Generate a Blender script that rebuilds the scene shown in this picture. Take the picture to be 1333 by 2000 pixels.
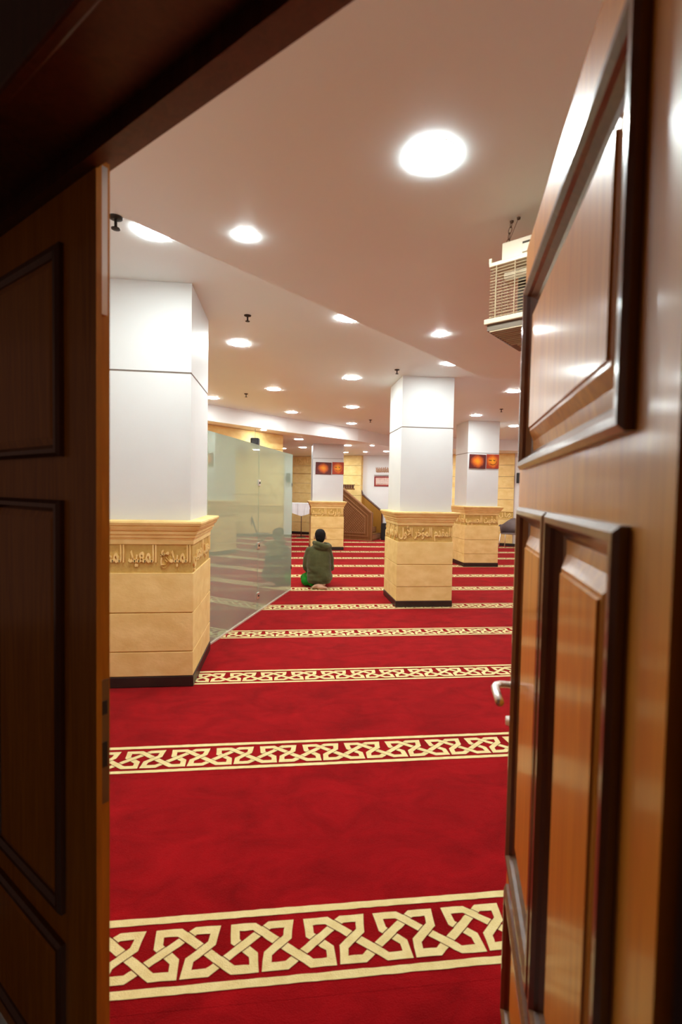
import bpy, bmesh, math, random
from mathutils import Vector, Matrix, noise
random.seed(7)
for o in list(bpy.data.objects): bpy.data.objects.remove(o)
SC = bpy.context.scene
COL = SC.collection
PI = math.pi

# ------------------------------------------------------------------ camera
F, PITCH, ROLL, YAW, EYE = 962.13, .0394, .0187, .1158, 1.5
fwd = Vector((math.sin(YAW)*math.cos(PITCH), math.cos(YAW)*math.cos(PITCH), -math.sin(PITCH)))
r0 = Vector((math.cos(YAW), -math.sin(YAW), 0)); d0 = fwd.cross(r0)
rt = r0*math.cos(ROLL) - d0*math.sin(ROLL); dn = d0*math.cos(ROLL) + r0*math.sin(ROLL)
cd = bpy.data.cameras.new('camera'); cam = bpy.data.objects.new('camera', cd); COL.objects.link(cam)
cam.matrix_world = Matrix(((rt.x, -dn.x, -fwd.x, 0), (rt.y, -dn.y, -fwd.y, 0), (rt.z, -dn.z, -fwd.z, EYE), (0, 0, 0, 1)))
cd.sensor_fit = 'VERTICAL'; cd.sensor_height = 36; cd.sensor_width = 24; cd.lens = F/2000*36
cd.clip_start = .01; cd.clip_end = 100
cd.dof.use_dof = True; cd.dof.focus_distance = 6.5; cd.dof.aperture_fstop = 3.2
SC.camera = cam
# ------------------------------------------------------------------ world, exposure
w = bpy.data.worlds.new('world'); SC.world = w; w.use_nodes = True
w.node_tree.nodes['Background'].inputs[0].default_value = (.9, .46, .32, 1)
w.node_tree.nodes['Background'].inputs[1].default_value = .085
SC.view_settings.view_transform = 'Standard'; SC.view_settings.look = 'None'
SC.view_settings.gamma = 1; SC.view_settings.use_curve_mapping = False
SC.view_settings.exposure = 0.0
SC.cycles.diffuse_bounces = 10; SC.cycles.max_bounces = 14; SC.cycles.transparent_max_bounces = 12; SC.cycles.sample_clamp_indirect = 8
LAMP = 215.0
LAMP_COLOR = (.91, 1, .985, 1)

# ------------------------------------------------------------------ materials
def mat(name, color, rough=.5, metal=0, spec=.5, coat=0, coat_rough=.1, sheen=0, sheen_rough=.5):
    m = bpy.data.materials.new(name); m.use_nodes = True
    b = m.node_tree.nodes['Principled BSDF']; s = b.inputs
    s['Base Color'].default_value = (*color, 1); s['Roughness'].default_value = rough; s['Metallic'].default_value = metal
    s['Specular IOR Level'].default_value = spec; s['Coat Weight'].default_value = coat; s['Coat Roughness'].default_value = coat_rough
    s['Sheen Weight'].default_value = sheen; s['Sheen Roughness'].default_value = sheen_rough
    return m
def vary(m, c0, c1, scale=(1, 1, 1), nscale=4, detail=5, lo=.3, hi=.7, bump=0, bscale=None, dist=0, coords='Object', rough=None):
    nt = m.node_tree; b = nt.nodes['Principled BSDF']; L = nt.links.new
    tc = nt.nodes.new('ShaderNodeTexCoord'); mp = nt.nodes.new('ShaderNodeMapping'); mp.inputs['Scale'].default_value = scale
    L(tc.outputs[coords], mp.inputs[0])
    n = nt.nodes.new('ShaderNodeTexNoise'); n.inputs['Scale'].default_value = nscale; n.inputs['Detail'].default_value = detail
    n.inputs['Distortion'].default_value = dist
    L(mp.outputs[0], n.inputs['Vector'])
    cr = nt.nodes.new('ShaderNodeValToRGB'); cr.color_ramp.elements[0].position = lo; cr.color_ramp.elements[1].position = hi
    cr.color_ramp.elements[0].color = (*c0, 1); cr.color_ramp.elements[1].color = (*c1, 1)
    L(n.outputs['Fac'], cr.inputs[0]); L(cr.outputs[0], b.inputs['Base Color'])
    if bump:
        n2 = n
        if bscale:
            n2 = nt.nodes.new('ShaderNodeTexNoise'); n2.inputs['Scale'].default_value = bscale; n2.inputs['Detail'].default_value = 3
            L(mp.outputs[0], n2.inputs['Vector'])
        bp = nt.nodes.new('ShaderNodeBump'); bp.inputs['Strength'].default_value = bump; bp.inputs['Distance'].default_value = .01
        L(n2.outputs['Fac'], bp.inputs['Height']); L(bp.outputs[0], b.inputs['Normal'])
    return m
M = {}
M['carpet'] = vary(mat('red carpet', (.4, .01, .018), 1, spec=.05, sheen=.22, sheen_rough=.35), (.16, .001, .002), (.44, .0055, .0095), (1, 1.5, 1), 3.2, 14, .22, .78, .6, 240, .8)
M['carpet'].node_tree.nodes['Principled BSDF'].inputs['Sheen Tint'].default_value = (1, .30, .30, 1)
for _n in M['carpet'].node_tree.nodes:
    if _n.type == 'TEX_NOISE' and abs(_n.inputs['Scale'].default_value-3.2) < .01: _n.inputs['Roughness'].default_value = .68
M['cream'] = vary(mat('cream pile', (.8, .55, .25), 1, spec=.1, sheen=.2), (.78, .62, .26), (.90, .755, .37), (1, 1, 1), 22, 6, .3, .7, .5, 260)
M['dark_pile'] = mat('dark red pile', (.10, .008, .006), 1, spec=.1)
M['white'] = vary(mat('white wall paint', (.8, .8, .78), .45), (.78, .775, .76), (.83, .825, .81), (1, 1, 1), 1.5, 3, .3, .7, .03, 60)
M['paint'] = vary(mat('column paint', (.7, .7, .69), .5), (.66, .67, .66), (.71, .72, .71), (1, 1, 1), 1.5, 3, .3, .7, .03, 60)
M['ceil'] = vary(mat('ceiling paint', (.72, .70, .68), .5), (.77, .86, .85), (.81, .90, .89), (1, 1, 1), .7, 3, .3, .7, .02, 40)
M['groove'] = mat('groove shadow line', (.36, .31, .27), .8)
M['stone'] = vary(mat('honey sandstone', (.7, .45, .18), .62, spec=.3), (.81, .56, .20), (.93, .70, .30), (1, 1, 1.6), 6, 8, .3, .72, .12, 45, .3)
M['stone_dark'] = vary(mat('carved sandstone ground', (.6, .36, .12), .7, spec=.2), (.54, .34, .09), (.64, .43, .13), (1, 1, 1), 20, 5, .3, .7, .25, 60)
M['plinth'] = vary(mat('dark brown skirting', (.03, .016, .012), .4), (.018, .010, .008), (.035, .019, .014), (1, 1, 1), 8, 4)
def wood(name, c0, c1, rough, coat, cr, bump=.05):
    m = mat(name, c0, rough, spec=.5, coat=coat, coat_rough=cr)
    return vary(m, c0, c1, (9, 9, .55), 5, 8, .3, .75, bump, None, 1.2)
M['door'] = wood('varnished walnut door', (.53, .185, .006), (.76, .30, .014), .42, .48, .15)
M['mould'] = wood('shade darkened moulding', (.09, .026, .006), (.15, .046, .010), .36, .75, .14)  # door wood made darker: shade on the moulding faces painted into the colour
M['frame'] = wood('dark walnut frame', (.07, .018, .006), (.13, .035, .010), .45, .3, .3)
M['minbar'] = wood('brown carved wood', (.16, .06, .012), (.26, .105, .022), .5, .1, .4)
M['minbar_trim'] = wood('lighter wood moulding', (.27, .12, .045), (.37, .17, .07), .5, .1, .4)
M['minbar_in'] = wood('orange wood panelling', (.30, .125, .010), (.40, .18, .018), .5, .1, .4)
M['steel'] = mat('satin steel', (.86, .84, .80), .38, 1)
M['brass'] = mat('dull lock plate', (.30, .26, .20), .4, 1)
M['iron'] = mat('dark metal', (.03, .025, .02), .5, .6)
M['chain'] = mat('rusty chain', (.10, .06, .035), .6, .4)
M['ivory'] = mat('ivory enamel', (.66, .56, .40), .4)
M['beige'] = mat('beige plastic', (.46, .36, .22), .5)
M['beige_dark'] = mat('brown grey casing', (.16, .12, .08), .6)
M['inside'] = mat('dark interior', (.05, .035, .02), .8)
M['black'] = mat('black plastic', (.012, .012, .013), .5)
M['grey_black'] = mat('charcoal plastic', (.03, .032, .035), .5)
M['ring'] = mat('white lamp ring', (.85, .84, .82), .4)
M['hoodie'] = vary(mat('olive cotton', (.055, .055, .018), .95, spec=.15, sheen=.15), (.052, .050, .017), (.082, .078, .028), (1, 1, 1), 9, 5, .3, .7, .35, 30)
M['green'] = vary(mat('bright green cloth', (.01, .16, .012), .9, spec=.2), (.006, .13, .008), (.015, .23, .02), (1, 1, 1), 12, 4, .3, .7, .3, 30)
M['skin'] = vary(mat('skin', (.45, .24, .14), .55), (.42, .22, .125), (.52, .29, .18), (1, 1, 1), 14, 3)
M['hair'] = vary(mat('black hair', (.012, .009, .009), .8, spec=.08), (.008, .006, .006), (.02, .016, .016), (1, 1, 1), 90, 3, .3, .7, .5, 160)
M['eye'] = mat('eye', (.7, .68, .64), .2)
M['chair'] = mat('grey brown plastic', (.155, .105, .095), .5)
M['cloth'] = vary(mat('white cloth', (.82, .82, .84), .8), (.78, .78, .80), (.86, .86, .88), (1, 1, 1), 6, 3, .3, .7, .1, 8)
M['red'] = mat('crimson frame', (.27, .016, .016), .6)
M['signpink'] = mat('pale salmon print', (.72, .33, .24), .7)
M['signwhite'] = mat('pale script', (.86, .70, .62), .7)
M['signtan'] = mat('tan script', (.50, .27, .15), .7)
M['sill'] = mat('pinkish aluminium channel', (.72, .58, .48), .35, .3)
M['glass_edge'] = mat('green glass edge', (.30, .45, .34), .15)
M['concrete'] = vary(mat('screed', (.2, .18, .16), .9), (.17, .15, .13), (.24, .22, .2), (1, 1, 1), 4, 5)

m = bpy.data.materials.new('lamp diffuser'); m.use_nodes = True; nt = m.node_tree; nt.nodes.clear()
e = nt.nodes.new('ShaderNodeEmission'); e.inputs[0].default_value = LAMP_COLOR; e.inputs[1].default_value = LAMP
ou = nt.nodes.new('ShaderNodeOutputMaterial'); nt.links.new(e.outputs[0], ou.inputs[0]); M['lamp'] = m

# green tinted glass with a milky film: mirror by angle, milky film, some see-through
m = bpy.data.materials.new('milky green glass'); m.use_nodes = True; nt = m.node_tree; nt.nodes.clear(); N = nt.nodes.new; L = nt.links.new
tr = N('ShaderNodeBsdfTransparent'); tr.inputs[0].default_value = (.80, .90, .80, 1)
df = N('ShaderNodeBsdfDiffuse'); df.inputs[0].default_value = (.35, .46, .38, 1)
tl = N('ShaderNodeBsdfTranslucent'); tl.inputs[0].default_value = (.35, .46, .38, 1)
gl = N('ShaderNodeBsdfGlossy'); gl.inputs['Roughness'].default_value = 0; gl.inputs[0].default_value = (.93, 1, .93, 1)
fr = N('ShaderNodeFresnel'); fr.inputs[0].default_value = 2.9
mx1 = N('ShaderNodeMixShader'); mx1.inputs[0].default_value = .30; L(df.outputs[0], mx1.inputs[1]); L(tl.outputs[0], mx1.inputs[2])
mx2 = N('ShaderNodeMixShader'); mx2.inputs[0].default_value = .88; L(tr.outputs[0], mx2.inputs[1]); L(mx1.outputs[0], mx2.inputs[2])
mx3 = N('ShaderNodeMixShader'); L(fr.outputs[0], mx3.inputs[0]); L(mx2.outputs[0], mx3.inputs[1]); L(gl.outputs[0], mx3.inputs[2])
ge = N('ShaderNodeNewGeometry'); mx4 = N('ShaderNodeMixShader'); tr2 = N('ShaderNodeBsdfTransparent')
L(ge.outputs['Backfacing'], mx4.inputs[0]); L(mx3.outputs[0], mx4.inputs[1]); L(tr2.outputs[0], mx4.inputs[2])
ou = N('ShaderNodeOutputMaterial'); L(mx4.outputs[0], ou.inputs[0]); M['glass'] = m

# glowing orange canvas: radial blend around the middle of each canvas
def canvas(name, inner, mid, outer, rad):
    m = mat(name, mid, .5); nt = m.node_tree; b = nt.nodes['Principled BSDF']
    tc = nt.nodes.new('ShaderNodeTexCoord'); mp = nt.nodes.new('ShaderNodeMapping'); mp.inputs['Scale'].default_value = (rad[0], 0, rad[1])
    nz = nt.nodes.new('ShaderNodeTexNoise'); nz.inputs['Scale'].default_value = 9; nz.inputs['Detail'].default_value = 4
    nt.links.new(tc.outputs['Object'], mp.inputs[0]); nt.links.new(tc.outputs['Object'], nz.inputs['Vector'])
    ln = nt.nodes.new('ShaderNodeVectorMath'); ln.operation = 'LENGTH'; nt.links.new(mp.outputs[0], ln.inputs[0])
    ad = nt.nodes.new('ShaderNodeMath'); ad.operation = 'MULTIPLY_ADD'; ad.inputs[1].default_value = .5
    nt.links.new(nz.outputs['Fac'], ad.inputs[0]); nt.links.new(ln.outputs['Value'], ad.inputs[2])
    cr = nt.nodes.new('ShaderNodeValToRGB'); cr.color_ramp.elements[0].position = .30; cr.color_ramp.elements[1].position = 1.25/1.3
    cr.color_ramp.elements[0].color = (*inner, 1); cr.color_ramp.elements[1].color = (*outer, 1)
    x = cr.color_ramp.elements.new(.66); x.color = (*mid, 1)
    nt.links.new(ad.outputs[0], cr.inputs[0]); nt.links.new(cr.outputs[0], b.inputs['Base Color'])
    return m
M['canvas1'] = canvas('ember canvas dark', (.85, .36, .008), (.62, .11, .006), (.10, .008, .006), (4.6, 5.2))
M['canvas2'] = canvas('ember canvas bright', (.88, .40, .01), (.72, .17, .006), (.36, .03, .006), (5.2, 5.0))

# ------------------------------------------------------------------ helpers
def link(o, parent=None):
    COL.objects.link(o)
    if parent: o.parent = parent
    return o
def tag(o, label=None, cat=None, group=None, kind=None):
    if label: o['label'] = label
    if cat: o['category'] = cat
    if group: o['group'] = group
    if kind: o['kind'] = kind
    return o
def empty(name, loc=(0, 0, 0), rz=0, label=None, cat=None, group=None, kind=None):
    o = bpy.data.objects.new(name, None); o.empty_display_size = .1; link(o); o.location = loc; o.rotation_euler = (0, 0, rz)
    return tag(o, label, cat, group, kind)
class MB:
    def __init__(s): s.bm = bmesh.new()
    def quad(s, *p):
        return s.bm.faces.new([s.bm.verts.new(q) for q in p])
    def box(s, x0, x1, y0, y1, z0, z1, mtx=None):
        v = [Vector((x, y, z)) for z in (z0, z1) for y in (y0, y1) for x in (x0, x1)]
        if mtx: v = [mtx @ q for q in v]
        v = [s.bm.verts.new(q) for q in v]
        for f in ((0, 2, 3, 1), (4, 5, 7, 6), (0, 1, 5, 4), (2, 6, 7, 3), (0, 4, 6, 2), (1, 3, 7, 5)): s.bm.faces.new([v[i] for i in f])
        return s
    def prism(s, pts, z0, z1, mtx=None):
        a = [Vector((x, y, z0)) for x, y in pts]; b = [Vector((x, y, z1)) for x, y in pts]
        if mtx: a = [mtx @ q for q in a]; b = [mtx @ q for q in b]
        a = [s.bm.verts.new(q) for q in a]; b = [s.bm.verts.new(q) for q in b]
        s.bm.faces.new(a[::-1]); s.bm.faces.new(b); n = len(a)
        for i in range(n): s.bm.faces.new((a[i], a[(i+1) % n], b[(i+1) % n], b[i]))
        return s
    def tube(s, pts, r, seg=8, caps=True):
        pts = [Vector(p) for p in pts]; n = len(pts)
        if not hasattr(r, '__len__'): r = [r]*n
        rings = []; t = (pts[1]-pts[0]).normalized(); u = t.orthogonal().normalized()
        for i, p in enumerate(pts):
            tt = (pts[min(i+1, n-1)]-pts[max(i-1, 0)]).normalized()
            u = (u - tt*u.dot(tt)).normalized(); v = tt.cross(u)
            rings.append([s.bm.verts.new(p+(u*math.cos(2*PI*k/seg)+v*math.sin(2*PI*k/seg))*r[i]) for k in range(seg)])
        for a, b in zip(rings, rings[1:]):
            for k in range(seg): s.bm.faces.new((a[k], a[(k+1) % seg], b[(k+1) % seg], b[k]))
        if caps: s.bm.faces.new(rings[0][::-1]); s.bm.faces.new(rings[-1])
        return s
    def loft(s, rings, caps=True):
        R = [[s.bm.verts.new(p) for p in r] for r in rings]; n = len(R[0])
        for a, b in zip(R, R[1:]):
            for k in range(n): s.bm.faces.new((a[k], a[(k+1) % n], b[(k+1) % n], b[k]))
        if caps: s.bm.faces.new(R[0][::-1]); s.bm.faces.new(R[-1])
        return s
    def lathe(s, prof, seg=24, c=(0, 0, 0)):
        rings = [[(c[0]+r*math.cos(2*PI*k/seg), c[1]+r*math.sin(2*PI*k/seg), c[2]+z) for k in range(seg)] for r, z in prof]
        return s.loft(rings)
    def ellipsoid(s, c, r, mtx=None, u=16, v=10):
        mm = Matrix.Translation(c) @ (mtx or Matrix()) @ Matrix.Diagonal((*r, 1))
        bmesh.ops.create_uvsphere(s.bm, u_segments=u, v_segments=v, radius=1, matrix=mm); return s
    def rectloft(s, x0, x1, z0, z1, prof, y0=0, cap=True):
        # concentric rectangles on a vertical face; prof = (inset, height towards +y)
        rings = [[(x0+i, y0+h, z0+i), (x1-i, y0+h, z0+i), (x1-i, y0+h, z1-i), (x0+i, y0+h, z1-i)] for i, h in prof]
        R = [[s.bm.verts.new(p) for p in r] for r in rings]
        for a, b in zip(R, R[1:]):
            for k in range(4): s.bm.faces.new((a[k], a[(k+1) % 4], b[(k+1) % 4], b[k]))
        if cap: s.bm.faces.new(R[-1])
        return s
    def obj(s, name, mt, parent=None, smooth=False, bevel=0, fix=True, loc=None):
        if fix: bmesh.ops.recalc_face_normals(s.bm, faces=s.bm.faces[:])
        me = bpy.data.meshes.new(name); s.bm.to_mesh(me); s.bm.free(); me.materials.append(mt)
        if smooth:
            for p in me.polygons: p.use_smooth = True
        o = link(bpy.data.objects.new(name, me), parent)
        if loc: o.location = loc
        if bevel:
            b = o.modifiers.new('bevel', 'BEVEL'); b.width = bevel; b.segments = 2; b.limit_method = 'ANGLE'
        return o
def B(*a, mtx=None): return MB().box(*a, mtx=mtx)
def frame(o, u):        # matrix: local x along u (horizontal), local y = left normal of u, z up
    u = Vector((u[0], u[1], 0)).normalized(); v = Vector((-u.y, u.x, 0))
    return Matrix(((u.x, v.x, 0, o[0]), (u.y, v.y, 0, o[1]), (0, 0, 1, 0), (0, 0, 0, 1)))
def copy_tree(o, loc, rz=None, parent=None):
    c = o.copy(); COL.objects.link(c); c.location = loc
    if rz is not None: c.rotation_euler = (0, 0, rz)
    for ch in o.children:
        d = ch.copy(); COL.objects.link(d); d.parent = c
        for g in ch.children:
            k = g.copy(); COL.objects.link(k); k.parent = d
    return c

# arabic: joined letter forms in visual order
AR = {}
for ch, b, n in [('ا', 0xFE8D, 2), ('أ', 0xFE83, 2), ('ب', 0xFE8F, 4), ('ت', 0xFE95, 4), ('ث', 0xFE99, 4), ('ج', 0xFE9D, 4), ('ح', 0xFEA1, 4), ('خ', 0xFEA5, 4), ('د', 0xFEA9, 2), ('ر', 0xFEAD, 2), ('س', 0xFEB1, 4), ('ش', 0xFEB5, 4), ('ص', 0xFEB9, 4), ('ط', 0xFEC1, 4), ('ظ', 0xFEC5, 4), ('ع', 0xFEC9, 4), ('ق', 0xFED5, 4), ('ل', 0xFEDD, 4), ('م', 0xFEE1, 4), ('ن', 0xFEE5, 4), ('ه', 0xFEE9, 4), ('و', 0xFEED, 2), ('ؤ', 0xFE85, 2), ('ي', 0xFEF1, 4), ('ئ', 0xFE89, 4), ('\u0001', 0xFEFB, 2), ('\u0002', 0xFEF7, 2)]: AR[ch] = (b, n)
def shape(word):
    s = word.replace('لا', '\u0001').replace('لأ', '\u0002'); out = []
    for i, c in enumerate(s):
        if c not in AR: out.append(c); continue
        b, n = AR[c]; prev = i > 0 and s[i-1] in AR and AR[s[i-1]][1] == 4; nxt = n == 4 and i+1 < len(s) and s[i+1] in AR
        out.append(chr(b+(3 if prev and nxt else 1 if prev else 2 if nxt else 0)))
    return ''.join(out[::-1])
def letters(name, text, x0, x1, z0, z1, y, mt, parent, depth=.014, mtx=None, arabic=True):
    # raised script filling x0..x1, z0..z1 on the face y (facing -y), optionally moved by mtx
    c = bpy.data.curves.new(name, 'FONT'); c.body = shape(text) if arabic else text; c.extrude = 1; c.resolution_u = 3; c.offset = .022
    t = bpy.data.objects.new(name, c); COL.objects.link(t)
    dg = bpy.context.evaluated_depsgraph_get(); dg.update()
    me = bpy.data.meshes.new_from_object(t.evaluated_get(dg)); bpy.data.objects.remove(t); bpy.data.curves.remove(c)
    xs = [v.co.x for v in me.vertices]; ys = [v.co.y for v in me.vertices]
    sx = (x1-x0)/(max(xs)-min(xs)); sz = (z1-z0)/(max(ys)-min(ys))
    for v in me.vertices:
        p = Vector((x0+(v.co.x-min(xs))*sx, y-depth*(v.co.z*.5+.5)+.002, z0+(v.co.y-min(ys))*sz))
        v.co = mtx @ p if mtx else p
    me.materials.clear(); me.materials.append(mt)
    return link(bpy.data.objects.new(name, me), parent)
def scrawl(name, x0, x1, z0, z1, y, n, mt, parent, w=.012, d=.01, seed=1, mtx=None):
    # unreadable flowing script strokes, raised on the face y (facing -y)
    rnd = random.Random(seed); mb = MB(); W = (x1-x0)/n; Hh = z1-z0
    for k in range(n):
        cx = x0+(k+.5)*W
        if k % 3 == 0: pts = [(cx-.1*W, z1-.05*Hh), (cx, z0+.3*Hh), (cx+.35*W, z0+.12*Hh), (cx+.55*W, z0+.4*Hh)]
        elif k % 3 == 1: pts = [(cx-.5*W, z0+.55*Hh), (cx-.1*W, z0+.75*Hh), (cx+.25*W, z0+.5*Hh), (cx-.3*W, z0+.15*Hh), (cx+.5*W, z0+.1*Hh)]
        else: pts = [(cx-.4*W, z0+.35*Hh), (cx-.15*W, z0+.05*Hh), (cx+.3*W, z0+.2*Hh), (cx+.3*W, z0+.9*Hh)]
        pts = [(a+rnd.uniform(-.08, .08)*W, b+rnd.uniform(-.06, .06)*Hh) for a, b in pts]
        for (a, b), (c, e) in zip(pts, pts[1:]):
            dx, dz = c-a, e-b; l = math.hypot(dx, dz) or 1; nx, nz = -dz/l*w/2, dx/l*w/2; ex, ez = dx/l*w*.3, dz/l*w*.3
            q = [(a-ex+nx, b-ez+nz), (a-ex-nx, b-ez-nz), (c+ex-nx, e+ez-nz), (c+ex+nx, e+ez+nz)]
            r = [Vector((px, y-dd, pz)) for dd in (-.002, d) for px, pz in q]
            if mtx: r = [mtx @ v for v in r]
            v = [mb.bm.verts.new(p) for p in r]
            for f in ((4, 5, 6, 7), (0, 1, 5, 4), (1, 2, 6, 5), (2, 3, 7, 6), (3, 0, 4, 7)): mb.bm.faces.new([v[i] for i in f])
    return tag(mb.obj(name, mt, parent), kind='stuff')

# ------------------------------------------------------------------ plan of the hall
DU = Vector((math.cos(math.radians(-42.9)), math.sin(math.radians(-42.9)), 0))   # along the door wall, to the right
DN = Vector((-DU.y, DU.x, 0))                                                       # into the hall
D0 = Vector((-.351, 1.047, 0))                                                      # point on the door line
Q0 = Vector((.75, 17.5, 0)); QU = Vector((math.cos(math.radians(-31)), math.sin(math.radians(-31)), 0)); QN = Vector((QU.y, -QU.x, 0))  # rear wall, QN points into the hall
def door_line(x): return D0.y+(x-D0.x)*DU.y/DU.x
def rear_line(x): return Q0.y+(x-Q0.x)*QU.y/QU.x
XL, XR = -5.0, 9.0
ZUP, ZLO, ZFAR = 3.04, 2.75, 2.75
FASC = [(-6.2, 4.45), (-1.44, 9.08), (.03, 10.46), (1.755, 11.82), (2.35, 12.48), (2.82, 13.02), (3.4, 13.07), (XR+.1, 13.07)]
def struct(o, label, cat): return tag(o, label, cat, kind='structure')

# floor slab, walls, ceilings
struct(B(XL-.2, XR+.2, -8, 21, -.16, -.012).obj('floor', M['concrete']), 'bare screed floor under the red carpet', 'floor')
WALL_T = .2
hx = (Vector((.324, .375, 0))-D0).dot(DU)       # hinge of the right leaf along the door line
lx = (Vector((-.391, 1.077, 0))-D0).dot(DU)     # free edge of the left leaf
LEAF = .985; llx = lx-LEAF
OPL, OPR = llx-.10, hx+.10
dm = frame(D0, DU)
aL = (XL-D0.x)/DU.x; aR = (XR-D0.x)/DU.x
mb = MB(); mb.box(aL, OPL, -.16, .06, 0, ZUP, dm); mb.box(OPR, aR, -.16, .06, 0, ZUP, dm); mb.box(OPL, OPR, -.16, .06, 2.30, ZUP, dm)
struct(mb.obj('wall_front', M['white']), 'white wall that holds the wooden double door', 'wall')
struct(B(XL-WALL_T, XL, door_line(XL), rear_line(XL)+.1, 0, ZUP).obj('wall_left', M['white']), 'white wall beyond the glass screen', 'wall')
struct(B(XR, XR+WALL_T, door_line(XR), rear_line(XR)+.1, 0, ZUP).obj('wall_right', M['white']), 'white wall on the far side of the hall', 'wall')
qm = frame(Q0, QU)      # local x along the wall to the right, local y away from the hall
qL, qR = (XL-Q0.x)/QU.x, (XR-Q0.x)/QU.x
wall_rear = struct(B(qL, qR, 0, .2, 0, ZUP, mtx=qm).obj('wall_back', M['white']), 'white rear wall behind the wooden pulpit', 'wall')
# ceilings
struct(B(XL-.2, XR+.2, -8, 21, ZUP, ZUP+.1).obj('ceiling', M['ceil']), 'raised middle ceiling with round downlights', 'ceiling')
ex = -1.31
near = [(-1.25, 1.963), (2.077, 5.085), (XR, 5.085), (XR, door_line(XR)+.081)]
struct(MB().prism(near, ZLO, ZUP).obj('ceiling', M['ceil']), 'lower ceiling over the doorway with a slanting edge', 'ceiling')
far = [(x, y) for x, y in FASC if x > XL]
far = [(XL, FASC[0][1]+(XL-FASC[0][0])*.972)]+[p for p in FASC[1:-1]]+[(XR, 13.07), (XR, max(13.07, rear_line(XR))), (6.9, rear_line(6.9)-.0), (XL, rear_line(XL))]
far = far[:-4]+[((13.07-Q0.y)/QU.y*QU.x+Q0.x, 13.07), (XL, rear_line(XL))]
struct(MB().prism(far, ZFAR, ZUP).obj('ceiling', M['white']), 'dropped ceiling of the rear zone with its curving white front edge', 'ceiling')

# ------------------------------------------------------------------ carpet
ROW, Y0, BW = 1.1981, 1.4517, .277
PER = .2485
A = [(.015, -.014), (.080, -.014), (.270, -.166), (.335, -.166), (.332, -.120), (.269, -.065), (.2635, -.014)]
def chain(f):   # densify, keep key points
    out = []
    for p, q in zip(f, f[1:]): out.append((p, q))
    return out
def mirror(p): return (.213-p[0], p[1])
Bp = [mirror(p) for p in A]
TW = [.030, .030, .030, .031, .030, .031]
def cross(p, q, r, s):
    d1 = (q[0]-p[0], q[1]-p[1]); d2 = (s[0]-r[0], s[1]-r[1]); den = d1[0]*d2[1]-d1[1]*d2[0]
    if abs(den) < 1e-9: return None
    t = ((r[0]-p[0])*d2[1]-(r[1]-p[1])*d2[0])/den; u = ((r[0]-p[0])*d1[1]-(r[1]-p[1])*d1[0])/den
    return (t, u, p[0]+t*d1[0], p[1]+t*d1[1], d1, d2) if .02 < t < .98 and .02 < u < .98 else None
def strip(bm, pts, w, z, rnd, closed=False):
    # mitred flat ribbon through pts
    n = len(pts); Lf, Rt = [], []
    for i, p in enumerate(pts):
        a = pts[max(i-1, 0)]; b = pts[min(i+1, n-1)]
        d1 = Vector((p[0]-a[0], p[1]-a[1])) if i > 0 else Vector((b[0]-p[0], b[1]-p[1]))
        d2 = Vector((b[0]-p[0], b[1]-p[1])) if i < n-1 else d1
        d1.normalize(); d2.normalize(); n1 = Vector((-d1.y, d1.x)); n2 = Vector((-d2.y, d2.x)); mtr = (n1+n2)
        mtr = mtr/max(.45, mtr.length_squared/2) if mtr.length > .01 else n1
        mtr = mtr*(w/2)*(.5 if False else 1)/1.0
        mtr = (n1+n2).normalized()*(w/2)/max(.5, (n1+n2).normalized().dot(n1))
        j = lambda: rnd.uniform(-.0011, .0011)
        Lf.append(bm.verts.new((p[0]+mtr.x+j(), p[1]+mtr.y+j(), z))); Rt.append(bm.verts.new((p[0]-mtr.x+j(), p[1]-mtr.y+j(), z)))
    for i in range(n-1): bm.faces.new((Rt[i], Rt[i+1], Lf[i+1], Lf[i]))
def densify(pts, step):
    out = [pts[0]]
    for p, q in zip(pts, pts[1:]):
        k = max(1, int(math.hypot(q[0]-p[0], q[1]-p[1])/step))
        out += [(p[0]+(q[0]-p[0])*i/k, p[1]+(q[1]-p[1])*i/k) for i in range(1, k+1)]
    return out
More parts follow.
